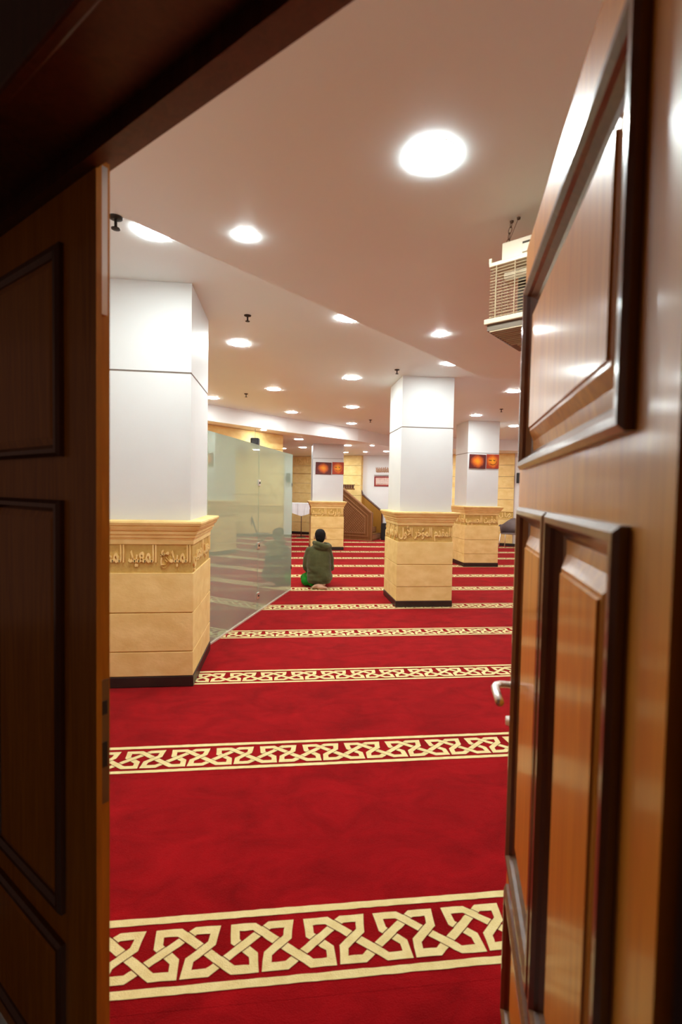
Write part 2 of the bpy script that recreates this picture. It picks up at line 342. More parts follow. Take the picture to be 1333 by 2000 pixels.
# which strand passes over at each crossing of one repeat
cr = []
for i in range(6):
    for k in (-2, -1, 0, 1, 2):
        for j in range(6):
            c = cross(A[i], A[i+1], (Bp[j][0]+k*PER, Bp[j][1]), (Bp[j+1][0]+k*PER, Bp[j+1][1]))
            if c: cr.append((i+c[0], c))
selfx = []
for i in range(6):
    for j in range(6):
        for k in (-1, 1):
            c = cross(A[i], A[i+1], (A[j][0]+k*PER, A[j][1]), (A[j+1][0]+k*PER, A[j+1][1]))
            if c and i < j: selfx.append(c)
cr.sort(key=lambda t: t[0])
def pattern(x_a, x_b, n, seed):
    rnd = random.Random(seed); cream = bmesh.new(); dark = bmesh.new()
    n0 = int(math.floor((x_a+.409)/PER))-1; n1 = int(math.ceil((x_b+.409)/PER))+1
    off = -.409+rnd.uniform(0, 1)*PER*(0 if n == 0 else 1)
    st = .022 if n < 3 else .09
    for fam in (A, Bp):
        pts = []
        for k in range(n0, n1): pts += [(p[0]+k*PER+off, p[1]+.225) for p in (fam[:-1] if fam is A else fam[:-1])] if fam is A else []
        if fam is Bp:
            for k in range(n1, n0, -1): pts += [(p[0]+k*PER+off, p[1]+.225) for p in fam[:-1]]
        strip(cream, densify(pts, st), (.0285), .002 if fam is A else .0024, rnd)
    for v0, v1 in ((.251, .279), (.0, .026)):
        xs = [x_a+i*(.03 if n < 3 else .2) for i in range(int((x_b-x_a)/(.03 if n < 3 else .2))+2)]
        lo = [cream.verts.new((x, v0+rnd.uniform(-.0012, .0012), .002)) for x in xs]; hi = [cream.verts.new((x, v1+rnd.uniform(-.0012, .0012), .002)) for x in xs]
        for i in range(len(xs)-1): cream.faces.new((lo[i], lo[i+1], hi[i+1], hi[i]))
    # dark outlines where one band passes over the other
    for k in range(n0, n1):
        for idx, (t, c) in enumerate(cr):
            _, _, x, y, d1, d2 = c; dd, ot = (d1, d2) if idx % 2 == 0 else (d2, d1)
            l = math.hypot(*dd); dx, dy = dd[0]/l, dd[1]/l; nx, ny = -dy, dx
            for sgn in (-1, 1):
                cx, cy = x+k*PER+off+nx*sgn*.0165, y+.225+ny*sgn*.0165
                h, w_ = .0185, .0013
                q = [(cx-dx*h-nx*w_, cy-dy*h-ny*w_), (cx+dx*h-nx*w_, cy+dy*h-ny*w_), (cx+dx*h+nx*w_, cy+dy*h+ny*w_), (cx-dx*h+nx*w_, cy-dy*h+ny*w_)]
                dark.faces.new([dark.verts.new((a, b, .003)) for a, b in q])
    return cream, dark
def clip(bm, cap=False):
    # keep inside the door wall and the rear wall
    for co, no in ((D0+DN*.062, -DN), (Q0+QN*.012, -QN)):
        g = bm.verts[:]+bm.edges[:]+bm.faces[:]
        r = bmesh.ops.bisect_plane(bm, geom=g, plane_co=co, plane_no=no, clear_outer=True)
        if cap:
            ed = [e for e in r['geom_cut'] if isinstance(e, bmesh.types.BMEdge)]
            if ed: bmesh.ops.contextual_create(bm, geom=ed)
carpet = empty('carpet', (0, 0, 0), 0, 'deep red carpet with cream knotwork bands covering the whole hall floor', 'carpet', None, 'structure')
for n in range(-8, 17):
    ya = Y0-.045+n*ROW; yb = ya+ROW-.0008
    mb = B(XL+.01, XR-.01, ya, yb, -.012, -.003); clip(mb.bm, True)
    if not mb.bm.verts: continue
    roll = mb.obj('carpet_roll', M['carpet'], carpet)
    xa, xb = XL+.02, XR-.02
    if n < 0: xa = 1.0
    cream, dark = pattern(xa, xb, max(n, 0), n+20)
    for bm, nm, mt in ((cream, 'border_knotwork', 'cream'), (dark, 'border_outline', 'dark_pile')):
        for v in bm.verts: v.co.y += Y0+n*ROW; v.co.z -= .003
        clip(bm)
        bmesh.ops.delete(bm, geom=[v for v in bm.verts if v.co.x < xa-.0 or v.co.x > xb], context='VERTS')
        if not bm.verts: bm.free(); continue
        q = MB(); q.bm.free(); q.bm = bm; q = q.obj(nm, M[mt], roll, fix=False); tag(q, kind='stuff')

# ------------------------------------------------------------------ columns
def column(x0, x1, yf, dep, front, left, right, label, ztop):
    cx, cy = (x0+x1)/2, yf+dep/2
    c = empty('column', (cx, cy, 0), 0, label, 'column')
    hw, hd = (x1-x0)/2, dep/2
    bx = lambda i, z0, z1: B(-hw+i, hw-i, -hd+i, hd-i, z0, z1)
    bx(-.006, 0, .078).obj('plinth', M['plinth'], c, bevel=.003)
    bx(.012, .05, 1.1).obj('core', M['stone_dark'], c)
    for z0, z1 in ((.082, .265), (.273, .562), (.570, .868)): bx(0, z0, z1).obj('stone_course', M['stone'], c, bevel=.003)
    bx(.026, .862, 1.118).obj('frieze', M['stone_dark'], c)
    bx(.001, 1.085, 1.12).obj('frieze_border', M['stone'], c, bevel=.002)
    prof = [(0, 1.118), (-.004, 1.125), (.002, 1.132), (-.012, 1.136), (-.016, 1.152), (-.010, 1.158), (-.026, 1.163), (-.030, 1.182), (-.022, 1.188), (-.040, 1.194), (-.052, 1.214), (-.055, 1.222), (-.048, 1.226), (-.062, 1.232), (-.068, 1.25), (-.064, 1.262), (.02, 1.268)]
    MB().loft([[(-hw+i, -hd+i, z), (hw-i, -hd+i, z), (hw-i, hd-i, z), (-hw+i, hd-i, z)] for i, z in prof]).obj('cornice', M['stone'], c)
    bx(.030, 1.262, 2.368).obj('shaft_panel', M['paint'], c, bevel=.002)
    bx(.040, 2.36, 2.39).obj('shaft_groove', M['groove'], c)
    bx(.030, 2.381, ztop).obj('shaft_panel', M['paint'], c, bevel=.002)
    z0, z1 = .875, 1.082
    if front: letters('carved_script', front, -hw+.02, hw-.02, z0, z1, -hd+.026, M['stone'], c, .030)
    if left: letters('carved_script', left, -hd+.03, hd-.03, z0, z1, -hw+.026, M['stone'], c, .030, Matrix.Rotation(-PI/2, 4, 'Z'))
    if right: letters('carved_script', right, -hd+.03, hd-.03, z0, z1, -hw+.026, M['stone'], c, .030, Matrix.Rotation(PI/2, 4, 'Z'))
    return c
column(-1.43, -.675, 3.82, .87, 'المبدئ المعيد المحيي', None, 'الحميد المحصي', 'white and sandstone column next to the left door leaf, touching the glass screen', ZUP)
column(1.49, 2.25, 6.33, .80, 'المقدم المؤخر الأول', 'الآخر الظاهر الباطن'.replace('آ', 'ا'), None, 'middle white and sandstone column standing alone on the carpet, without pictures', ZUP)
column(3.75, 4.49, 9.87, .78, 'المقيت الحسيب', 'الحفيظ المقيت'.replace('ف', 'ق'), None, 'right hand column with two orange pictures, partly behind the middle column', ZUP)
column(.70, 1.56, 12.74, .78, 'الوارث الرشيد', 'الهادي البديع', None, 'distant column with two orange pictures behind the praying man', ZFAR)

# orange pictures on the two columns
def picture(name, x0, x1, z0, z1, y, mk, label, strokes=0, tilt=0):
    cx, cz = (x0+x1)/2, (z0+z1)/2
    p = empty(name, (cx, y, cz), 0, label, 'picture'); p.rotation_euler = (0, tilt, 0)
    hw, hz = (x1-x0)/2, (z1-z0)/2
    B(-hw, hw, -.022, 0, -hz, hz).obj('canvas', M[mk], p, bevel=.003)
    if strokes:
        mb = MB()
        mb.tube([(-.085, -.0235, .03), (-.06, -.0235, .018), (-.045, -.0235, .03), (-.03, -.0235, .012)], .006, 6)
        mb.tube([(.01, -.0235, .035), (.03, -.0235, .012), (.05, -.0235, .03)], .006, 6)
        mb.tube([(-.06, -.0235, -.05), (0, -.0235, -.075), (.06, -.0235, -.05), (.09, -.0235, .0)], .004, 6)
        mb.obj('ink_strokes', M['iron'], p)
picture('wall_picture', 3.815, 4.165, 2.055, 2.345, 9.897, 'canvas1', 'wide orange glowing picture, left of the pair on the right hand column', tilt=.02)
picture('wall_picture', 4.185, 4.452, 2.06, 2.355, 9.897, 'canvas2', 'square orange picture with dark strokes, right of the pair on the right hand column', 1)
picture('wall_picture', .80, 1.21, 1.965, 2.275, 12.767, 'canvas1', 'wide orange glowing picture, left of the pair on the distant column', tilt=.02)
picture('wall_picture', 1.235, 1.535, 1.975, 2.285, 12.767, 'canvas2', 'square orange picture with dark strokes, right of the pair on the distant column', 1)

# ------------------------------------------------------------------ glass screen
GA = Vector((-.74, 4.715, 0)); gdir = Vector((math.sin(math.radians(17)), math.cos(math.radians(17)), 0)); GL = 2.93
scr = empty('glass_screen', GA, math.atan2(gdir.y, gdir.x), 'tall milky green glass screen beside the praying man', 'glass screen')
def pane(x0, x1):
    g = B(x0, x1, -.005, .005, .012, 2.06).obj('glass_pane', M['glass'], scr)
    return g
pane(0.065, GL/2-.004); pane(GL/2+.004, GL)
B(GL/2-.0035, GL/2+.0035, -.006, .006, .012, 2.055).obj('joint_strip', M['glass_edge'], scr)
B(GL+.0002, GL+.004, -.006, .006, .012, 2.058).obj('edge_strip', M['glass_edge'], scr)
B(.06, GL, -.016, .016, 0, .016).obj('floor_channel', M['sill'], scr)
for x, z, t in ((GL/2, 1.60, 'brass'), (GL/2, .83, 'steel'), (GL/2, .21, 'steel')):
    k = MB().box(x-.035, x+.035, -.016, .016, z-.038, z+.038).obj('clamp', M['steel'], scr, bevel=.004)
    MB().lathe([(.0, 0), (.014, 0), (.014, .006), (0, .008)], 12).obj('clamp_bolt', M['iron'], k).matrix_local = Matrix.Translation((x, -.016, z)) @ Matrix.Rotation(PI/2, 4, 'X')
for z in (1.60, .83, .35): B(GL-.025, GL+.012, -.012, .012, z-.025, z+.025).obj('edge_clip', M['brass'], scr, bevel=.003)

# ------------------------------------------------------------------ sandstone walls
fu = Vector((.702, .712, 0)); P0 = Vector((-1.74, 9.34, 0)); pm = frame(P0, fu)
sL, sR = -4.3, 2.43
wp = struct(B(sL, sR, .03, .3, 0, ZFAR, mtx=pm).obj('wall_side', M['stone_dark']), 'sandstone panelled wall behind the glass screen', 'wall')
def courses(parent, m_, s0, s1, z0, z1, h, th=.03, split=None):
    z = z0
    while z < z1-.02:
        zt = min(z+h, z1)
        n = split or 1; d = (s1-s0)/n
        for k in range(n): B(s0+k*d+.003, s0+(k+1)*d-.003, -th*0, th+.01, z+.004, zt-.004, mtx=m_).obj('stone_panel', M['stone'], parent, bevel=.003)
        z = zt
courses(wp, pm, sL, sR, .08, ZFAR, .3338, split=3)
B(sL, sR, -.012, .03, 0, .08, mtx=pm).obj('skirting', M['plinth'], wp)
def qs(px):   # position along the rear wall of a picture column at eye height
    return px
qf = frame(Q0+QN*.045, QU)     # face of stone cladding
def q_courses(s0, s1, z0=.08, z1=ZFAR, h=.3338, split=None, dep=0): courses(wall_rear, frame(Q0+QN*(.04+dep), QU), s0, s1, z0, z1, h, .03+dep, split)
def sx(x, y): return (Vector((x, y, 0))-Q0).dot(QU)
def s_at(px):
    # where the sight line of picture column px (1333 wide) meets the rear wall
    a = math.atan((px-666.5)/F)+YAW; d = Vector((math.sin(a), math.cos(a), 0)); den = d.cross(QU).z
    t = Q0.cross(QU).z/den; return (d*t-Q0).dot(QU)
S_L = s_at(520); S1 = s_at(672); S2 = s_at(708); S3 = s_at(940); S4 = s_at(1003.5)
# carved head over the niche, seen between the glass and the distant column
q_courses(S_L-2.5, s_at(640), 2.19, 2.42, .23, 3)
q_courses(S_L-2.5, s_at(640), 2.42, ZFAR, .33, 1)
scrawl('carved_script', s_at(575), s_at(640), 2.46, 2.70, 0, 9, M['stone'], wall_rear, .035, .018, 3, frame(Q0+QN*.04, QU))
B(S_L-2.5, s_at(640), -.075, .02, 2.15, 2.19, mtx=qm).obj('stone_ledge', M['stone'], wall_rear, bevel=.004)
q_courses(S_L-2.5, s_at(640), .08, 2.15, .345, 3, -.015)
B(S_L-2.5, s_at(640), -.05, .02, 0, .08, mtx=qm).obj('skirting', M['plinth'], wall_rear)
# pier behind the pulpit and the right hand stretch
q_courses(S1-.75, S2, .08, ZFAR, .3338, None, .12)
S5 = sx(5.2, rear_line(5.2))
q_courses(S5, S4, .08, .80, .36); q_courses(S5, S4, 1.04, ZFAR, .342)
B(S5, S4, -.03, .02, .80, 1.04, mtx=qm).obj('stone_band', M['stone_dark'], wall_rear)
B(S5, S4, -.05, .0, 1.02, 1.045, mtx=qm).obj('stone_moulding', M['stone'], wall_rear, bevel=.003)
B(S5, S4, -.05, .0, .795, .815, mtx=qm).obj('stone_moulding', M['stone'], wall_rear, bevel=.003)
scrawl('carved_script', S5+.03, S4-.03, .835, 1.005, 0, 14, M['stone'], wall_rear, .026, .014, 5, frame(Q0+QN*.03, QU))
B(S2, S4+2.5, -.055, .02, 0, .08, mtx=qm).obj('skirting', M['plinth'], wall_rear)

# two calligraphy signs on the white part of the rear wall
def on_rear(name, s, off, z, label, cat):
    p = Q0+QU*s+QN*off; o = empty(name, (p.x, p.y, z), math.atan2(QU.y, QU.x), label, cat); return o
sa, sb = s_at(730.5), s_at(761.5); hw = (sb-sa)/2
sg = on_rear('calligraphy_sign', (sa+sb)/2, .0, 1.895, 'crimson framed sign with dense pale script, lower of two on the white wall', 'sign')
MB().rectloft(-hw, hw, -.165, .165, [(0, 0), (0, .02), (.04, .02), (.045, .012)], 0, False).obj('frame', M['red'], sg).matrix_local = Matrix.Rotation(PI, 4, 'Z')
B(-hw+.03, hw-.03, -.012, -.002, -.135, .135).obj('panel', M['signpink'], sg)
scrawl('script', -hw+.06, hw-.06, -.115, .125, -.012, 24, M['signwhite'], sg, .013, .006, 8)
scrawl('script_shadow', -hw+.05, hw-.07, -.11, .10, -.012, 10, M['red'], sg, .010, .004, 9)
sg = on_rear('calligraphy_sign', (sa+sb)/2+.01, .0, 2.265, 'pale sign with tan script, upper of two on the white wall', 'sign')
B(-hw, hw, -.012, 0, -.15, .14).obj('panel', M['white'], sg)
scrawl('script', -hw+.04, hw-.03, -.09, .10, -.012, 22, M['signtan'], sg, .015, .006, 10)
B(-hw-.01, hw+.01, -.03, 0, -.185, -.16).obj('shelf_strip', M['groove'], sg)

# ------------------------------------------------------------------ wooden pulpit along the rear wall
s_n = s_at(727); base = Q0+QU*0+QN*.0
DEP = .95
pf = Q0+QN*DEP
def s_front(px):
    a = math.atan((px-666.5)/F)+YAW; d = Vector((math.sin(a), math.cos(a), 0)); den = d.cross(QU).z
    return (d*(pf.cross(QU).z/den)-pf).dot(QU)
s1 = s_front(727.5); s0 = s_front(672)-.95
pul = empty('pulpit', (pf.x, pf.y, 0), math.atan2(QU.y, QU.x), 'carved brown wooden pulpit with steps against the rear wall', 'pulpit')
# local: x along the wall to the right, y towards the wall (0 = front side, DEP = wall)
zlo, zhi = .86, 1.86; xk = s_front(672); slope = (1.60-.86)/(s1-xk)
def ztop(x): return min(.86+slope*(s1-x), 1.62)
xp = s1-(1.62-.86)/slope       # where the rail reaches the platform
pl = [(s0, 0), (s1, 0), (s1, .86), (xp, 1.62), (s0, 1.62)]
XZ = Matrix(((1, 0, 0, 0), (0, 0, 1, 0), (0, 1, 0, 0), (0, 0, 0, 1)))    # (x, z, y) -> (x, y, z)
def inset(d):
    k = d*math.sqrt(1+slope*slope)
    z1_ = lambda x: .86-k+slope*(s1-x)
    xe = s1-d; zt = 1.62-d
    xq = s1-(zt-.86+k)/slope
    return [(s0+d, d), (xe, d), (xe, z1_(xe)), (xq, zt), (s0+d, zt)]
MB().prism(pl, .0, .035, XZ).obj('side_panel', M['minbar'], pul)
def ring(d0, d1, y0, y1, name, mt):
    a, b = inset(d0), inset(d1); mb = MB(); n = len(a)
    for i in range(n):
        j = (i+1) % n
        v = [mb.bm.verts.new(XZ @ Vector((q[0], q[1], y))) for y in (y0, y1) for q in (a[i], a[j], b[j], b[i])]
        for f in ((4, 5, 6, 7), (0, 1, 5, 4), (2, 3, 7, 6), (0, 4, 7, 3), (1, 2, 6, 5)): mb.bm.faces.new([v[q] for q in f])
    return mb.obj(name, mt, pul)
ring(0, .025, 0, -.018, 'outer_moulding', M['minbar_trim'])
ring(.13, .15, 0, -.014, 'middle_moulding', M['minbar_trim'])
ring(.22, .25, 0, -.018, 'inner_moulding', M['minbar_trim'])
mb = MB(); inn = inset(.255)
def inside(x, z):
    k = .255*math.sqrt(1+slope*slope); return s0+.255 < x < s1-.255 and .255 < z < min(1.62-.255, .86-k+slope*(s1-x))
for d in range(-40, 60):
    for sgn in (1, -1):
        c = d*.085; seg = None; x = s0
        for i in range(260):
            x = s0+.25+i*.008; z = (x-s0)*sgn+c
            if inside(x, z):
                if seg is None: seg = [x, z]
                last = (x, z)
            elif seg is not None:
                mb.tube([(seg[0], -.004, seg[1]), (last[0], -.004, last[1])], .009, 4) if last[0]-seg[0] > .02 else None; seg = None
tag(mb.obj('lattice', M['minbar_trim'], pul), kind='stuff')
# far rail along the wall and inner boarding
xr = lambda x: x
pl2 = [(s0, 0), (s1, 0), (s1, .92), (xp, 1.68), (s0, 1.68)]
MB().prism(pl2, DEP-.05, DEP-.01, XZ).obj('wall_panel', M['minbar_in'], pul)
mb = MB(); mb.tube([(s1, DEP-.03, .0), (s1, DEP-.03, .90), (xp, DEP-.03, 1.67), (xp-.06, DEP-.03, 1.72)], .035, 8); mb.obj('handrail', M['frame'], pul)
mb = MB(); mb.tube([(s1, .018, .86), (xp, .018, 1.63), (s0, .018, 1.63)], .028, 8); mb.obj('handrail', M['minbar_trim'], pul)
mb = MB(); mb.tube([(xp-.1, DEP-.06, 1.70), (xp+.02, DEP-.06, 1.75), (xp+.14, DEP-.06, 1.74), (xp+.22, DEP-.06, 1.62), (xp+.30, DEP-.06, 1.48)], [.03, .05, .06, .05, .03], 8); mb.obj('scroll_back', M['frame'], pul)
nst = 6; rise = 1.2/nst; run = (s1-xp)/nst*1.0
for k in range(nst):
    B(max(s0, s1-.02-(k+1)*run-.1), s1-.02-k*run, .035, DEP-.05, k*rise if k else .0, (k+1)*rise).obj('step', M['minbar'], pul)
    if k < 2: MB().rectloft(-DEP+.11, -.09, k*rise+.04, (k+1)*rise-.03, [(0, 0), (.01, .008), (.02, .002)], 0).obj('riser_panel', M['minbar_trim'], pul).matrix_local = Matrix.Translation((s1-.02-k*run, 0, 0)) @ Matrix.Rotation(-PI/2, 4, 'Z')
B(s0, xp, .035, DEP-.05, 1.2, 1.24).obj('platform', M['minbar'], pul)
B(s1-.07, s1+.012, -.012, .06, 0, .90).obj('newel_post', M['minbar'], pul, bevel=.006)
for k in range(8):
    x = xp+.16-k*.085
    mb = MB(); mb.prism([(x-.03, 1.64), (x+.03, 1.64), (x+.03, 1.70), (x+.042, 1.73), (x, 1.76), (x-.042, 1.73), (x-.03, 1.70)], .36, .40, XZ); mb.obj('crenel', M['frame'], pul)
B(s0, xp+.22, .35, .41, 1.60, 1.645).obj('crenel_rail', M['minbar'], pul); B(s0, xp+.22, .355, .405, 1.75, 1.77).obj('crenel_rail', M['minbar'], pul)

# black box to the right of the pulpit
a_ = math.atan((753.5-666.5)/F)+YAW; p = Vector((math.sin(a_), math.cos(a_), 0))*15.95
fs = empty('floor_speaker', (p.x, p.y, 0), math.atan2(QU.y, QU.x), 'black floor loudspeaker box right of the wooden pulpit', 'speaker')
B(-.10, .10, -.11, .11, 0, .54).obj('cabinet', M['black'], fs, bevel=.008)
MB().rectloft(-.088, .088, .03, .51, [(0, 0), (.004, .006), (.01, .006)], 0).obj('grille', M['black'], fs).matrix_local = Matrix.Translation((0, -.11, 0)) @ Matrix.Rotation(PI, 4, 'Z')

# white draped reading stand left of the distant column
a = math.atan((589-666.5)/F)+YAW; t = 16.3; p = Vector((math.sin(a), math.cos(a), 0))*t
rs = empty('reading_stand', (p.x, p.y, 0), 0, 'reading stand with white cloth on a thin pole, seen past the glass edge', 'stand')
MB().tube([(0, 0, .02), (0, 0, .78)], .014, 8).obj('pole', M['frame'], rs, True)
MB().lathe([(.0, 0), (.16, 0), (.16, .012), (.03, .03), (0, .03)], 20).obj('foot_plate', M['iron'], rs)
B(-.29, .29, -.03, .19, .98, 1.0, mtx=Matrix.Rotation(0, 4, 'X')).obj('desk_top', M['minbar'], rs)
mb = MB(); n = 12
fr_ = [(-.32+.64*i/n) for i in range(n+1)]
up = [mb.bm.verts.new((x, -.05+.012*math.sin(x*23), 1.12)) for x in fr_]
lo = [mb.bm.verts.new((x, -.06+.016*math.sin(x*31+1), .70+.10*abs(x)/.32)) for x in fr_]
bk = [mb.bm.verts.new((x, .21, 1.14)) for x in fr_]; bl = [mb.bm.verts.new((x, .22+.01*math.sin(x*27), .84)) for x in fr_]
for i in range(n):
    mb.bm.faces.new((lo[i], lo[i+1], up[i+1], up[i])); mb.bm.faces.new((up[i], up[i+1], bk[i+1], bk[i])); mb.bm.faces.new((bk[i], bk[i+1], bl[i+1], bl[i]))
dc = mb.obj('cloth_cover', M['cloth'], rs); sd = dc.modifiers.new('solid', 'SOLIDIFY'); sd.thickness = .006

# ------------------------------------------------------------------ chairs
def arm_chair(loc, rz, label):
    c = empty('armchair', loc, rz, label, 'chair')
    # faces -y: bucket shell swept around
    mb = MB(); n = 14; rings = []
    B(-.22, .22, -.23, .20, .41, .44).obj('seat', M['chair'], c, bevel=.02)
    mb = MB(); cols = []
    for i in range(n+1):
        a = PI*(i/n)        # from left arm around the back to right arm
        x = -.27*math.cos(a); y = -.16+.40*math.sin(a)**.8
        top = .66+.20*math.sin(a)**2.2; 
        cols.append([(x*.93, y*.93, .43), (x, y, .55), (x*1.04, y*1.04+.01, top)])
    V = [[mb.bm.verts.new(p) for p in col] for col in cols]
    for a_, b_ in zip(V, V[1:]):
        for k in range(2): mb.bm.faces.new((a_[k], b_[k], b_[k+1], a_[k+1]))
    o = mb.obj('backrest_shell', M['chair'], c, True); sd = o.modifiers.new('solid', 'SOLIDIFY'); sd.thickness = .022
    for sx_ in (-1, 1):
        MB().tube([(sx_*.24, -.20, .425), (sx_*.25, -.235, .20), (sx_*.27, -.26, 0)], .012, 8).obj('leg', M['steel'], c, True)
        MB().tube([(sx_*.22, .17, .425), (sx_*.235, .21, .20), (sx_*.26, .25, 0)], .012, 8).obj('leg', M['steel'], c, True)
        MB().tube([(sx_*.285, -.20, .645), (sx_*.285, -.05, .66)], .022, 8).obj('arm_pad', M['chair'], c, True)
    return c
arm_chair((6.44, 13.33, 0), -.75, 'grey brown plastic armchair with metal legs by the rear wall, cut by the door edge')
def folding_chair(loc, rz, label):
    c = empty('folding_chair', loc, rz, label, 'chair')
    B(-.2, .2, -.2, .2, .43, .455).obj('seat', M['grey_black'], c, bevel=.01)
    B(-.2, .2, .225, .245, .66, .84, mtx=None).obj('backrest', M['grey_black'], c, bevel=.008)
    for s in (-1, 1):
        MB().tube([(s*.215, -.25, 0), (s*.215, .10, .46), (s*.215, .24, .86)], .011, 8).obj('leg', M['iron'], c, True)
        MB().tube([(s*.19, .25, 0), (s*.19, -.17, .44)], .011, 8).obj('leg', M['iron'], c, True)
    MB().tube([(-.215, -.19, .08), (.215, -.19, .08)], .008, 6).obj('stretcher', M['iron'], c)
    return c
folding_chair((3.35, 11.1, 0), -2.2, 'grey folding chair seen mirrored in the glass screen')

# ------------------------------------------------------------------ loudspeakers
def wall_speaker(s, z, label):
    o = on_rear('wall_speaker', s, .05, z, label, 'speaker')
    B(-.065, .065, -.14, 0, -.15, .15).obj('cabinet', M['grey_black'], o, bevel=.008)
    MB().rectloft(-.055, .055, -.13, .13, [(0, 0), (.004, .004), (.01, .004)], 0).obj('grille', M['black'], o).matrix_local = Matrix.Translation((0, -.14, 0)) @ Matrix.Rotation(PI, 4, 'Z')
    B(-.02, .02, 0, .05, -.03, .03).obj('bracket', M['iron'], o)
wall_speaker(s_at(1013), 2.02, 'slim black wall speaker right of the stone panels, beside the open door')
wall_speaker(S5-.14, 1.95, 'slim black wall speaker on the white wall left of the stone panels')
hs = empty('hanging_speaker', (-.594, 10.12, 2.495), -.15, 'black loudspeaker hanging on a rod above the glass screen', 'speaker')
B(-.085, .085, -.07, .07, -.085, .07).obj('cabinet', M['black'], hs, bevel=.02)
MB().lathe([(0, 0), (.05, 0), (.055, .008), (.045, .012), (0, .006)], 20).obj('cone', M['grey_black'], hs).matrix_local = Matrix.Translation((0, -.07, -.008)) @ Matrix.Rotation(PI/2, 4, 'X')
MB().lathe([(0, 0), (.012, 0), (.012, .01), (0, .012)], 12).obj('tweeter', M['brass'], hs).matrix_local = Matrix.Translation((-.05, -.07, -.045)) @ Matrix.Rotation(PI/2, 4, 'X')
MB().tube([(0, 0, .07), (0, 0, ZFAR-2.495)], .005, 6).obj('hanging_rod', M['brass'], hs)

# ------------------------------------------------------------------ downlights
def lamp_proto(D):
    r = D/2
    ring_ = MB().lathe([(r*.93, .0), (r*1.06, 0), (r*1.08, -.004), (r*1.0, -.008), (r*.93, -.006), (r*.93, .0)], 40)
    return ring_
def downlight(x, y, z, D, label, group):
    o = empty('downlight', (x, y, z), 0, label, 'downlight', group)
    key = round(D, 3)
    if key not in LP:
        r = D/2
        mb = MB(); mb.lathe([(r*.90, -.0005), (r*1.03, -.0005), (r*1.03, -.0015), (r*1.0, -.002), (r*.90, -.002)], 40); a = mb.obj('trim_ring', M['ring'], o, True)
        mb = MB(); mb.lathe([(r*.97, -.001), (r*1.0, -.004), (r*.95, -.006), (r*.6, -.007), (.001, -.0075)], 40); b = mb.obj('diffuser', M['lamp'], o, True)
        LP[key] = (a.data, b.data)
    else:
        for nm, d in zip(('trim_ring', 'diffuser'), LP[key]): link(bpy.data.objects.new(nm, d), o)
    return o
LP = {}
G1, G2, G3 = 'round downlights in the raised ceiling', 'downlights in the lower ceiling by the door', 'downlights in the rear ceiling'
for x, y, z, D, lb, g in [
    (.528, 1.825, ZLO, .182, 'largest round downlight, nearest the doorway, high in the picture', G2),
    (-.203, 2.506, ZLO, .092, 'small spotlight left of the largest downlight, near the left door leaf', G2),
    (1.198, 3.789, ZLO, .092, 'small spotlight just left of the hanging air unit', G2),
    (-.80, 3.12, ZUP, .20, 'downlight half tucked behind the slanting ceiling edge above the nearest column', G1),
    (.545, 4.375, ZUP, .20, 'downlight touching the middle of the slanting ceiling edge', G1),
    (1.935, 5.66, ZUP, .20, 'downlight at the right end of the slanting ceiling edge above the middle column', G1),
    (-.486, 5.318, ZUP, .20, 'downlight just below the nearest sprinkler, right of the nearest column', G1),
    (-.177, 7.568, ZUP, .20, 'downlight right of the second sprinkler over the glass screen', G1),
    (-1.212, 8.487, ZUP, .20, 'leftmost far downlight close to the edge of the nearest column', G1),
    (.124, 9.671, ZUP, .20, 'downlight nearest the curved white ceiling edge, over the glass screen end', G1),
    (.884, 6.615, ZUP, .20, 'upper of three downlights in a row left of the middle column', G1),
    (1.193, 8.845, ZUP, .20, 'middle of three downlights in a row left of the middle column', G1),
    (1.468, 10.922, ZUP, .20, 'lowest of three downlights in a row left of the middle column', G1),
    (3.341, 6.984, ZUP, .19, 'downlight below the hanging air unit beside the door edge', G1),
    (3.667, 9.212, ZUP, .20, 'downlight right above the column with pictures on the right', G1),
    (5.018, 10.434, ZUP, .20, 'lower downlight by the door edge, right of the picture column', G1),
    (-.433, 10.24, ZFAR, .11, 'tiny spotlight on the white ceiling edge above the hanging speaker', G3),
    (.331, 11.821, ZFAR, .20, 'upper of the two downlights left of the distant column', G3),
    (.508, 13.936, ZFAR, .19, 'lower of the two downlights left of the distant column', G3),
    (-.021, 14.439, ZFAR, .11, 'tiny spotlight right beside the end of the sandstone wall over the glass', G3),
    (1.66, 12.967, ZFAR, .17, 'upper downlight at the right edge of the distant column', G3),
    (1.892, 15.258, ZFAR, .14, 'lower downlight at the right edge of the distant column', G3),
    (2.28, 12.80, ZFAR, .10, 'small spotlight under the white ceiling edge left of the middle column', G3),
    (2.44, 14.868, ZFAR, .11, 'small spotlight above the sandstone pier behind the pulpit', G3),
    (3.008, 14.48, ZFAR, .16, 'rear downlight close to the edge of the middle column above the signs', G3)]:
    downlight(x, y, z, D, lb, g)
for x, y, z in ((5.4, 6.9, ZUP), (5.9, 9.2, ZUP), (7.4, 8.2, ZUP), (7.2, 11.2, ZUP), (-2.6, 6.2, ZUP), (-3.4, 4.6, ZUP), (3.2, 3.4, ZLO), (3.0, 1.2, ZLO), (5.4, 2.6, ZLO), (5.5, -.4, ZLO), (-1.0, 15.6, ZFAR), (1.38, 15.9, ZFAR), (4.2, 13.9, ZFAR), (5.2, 13.3, ZFAR)):  # unseen downlights, added to give the hall and rear wall more light
    downlight(x, y, z, .20, 'unseen round downlight added for extra light, outside the view of the doorway', 'added fill downlights out of view')

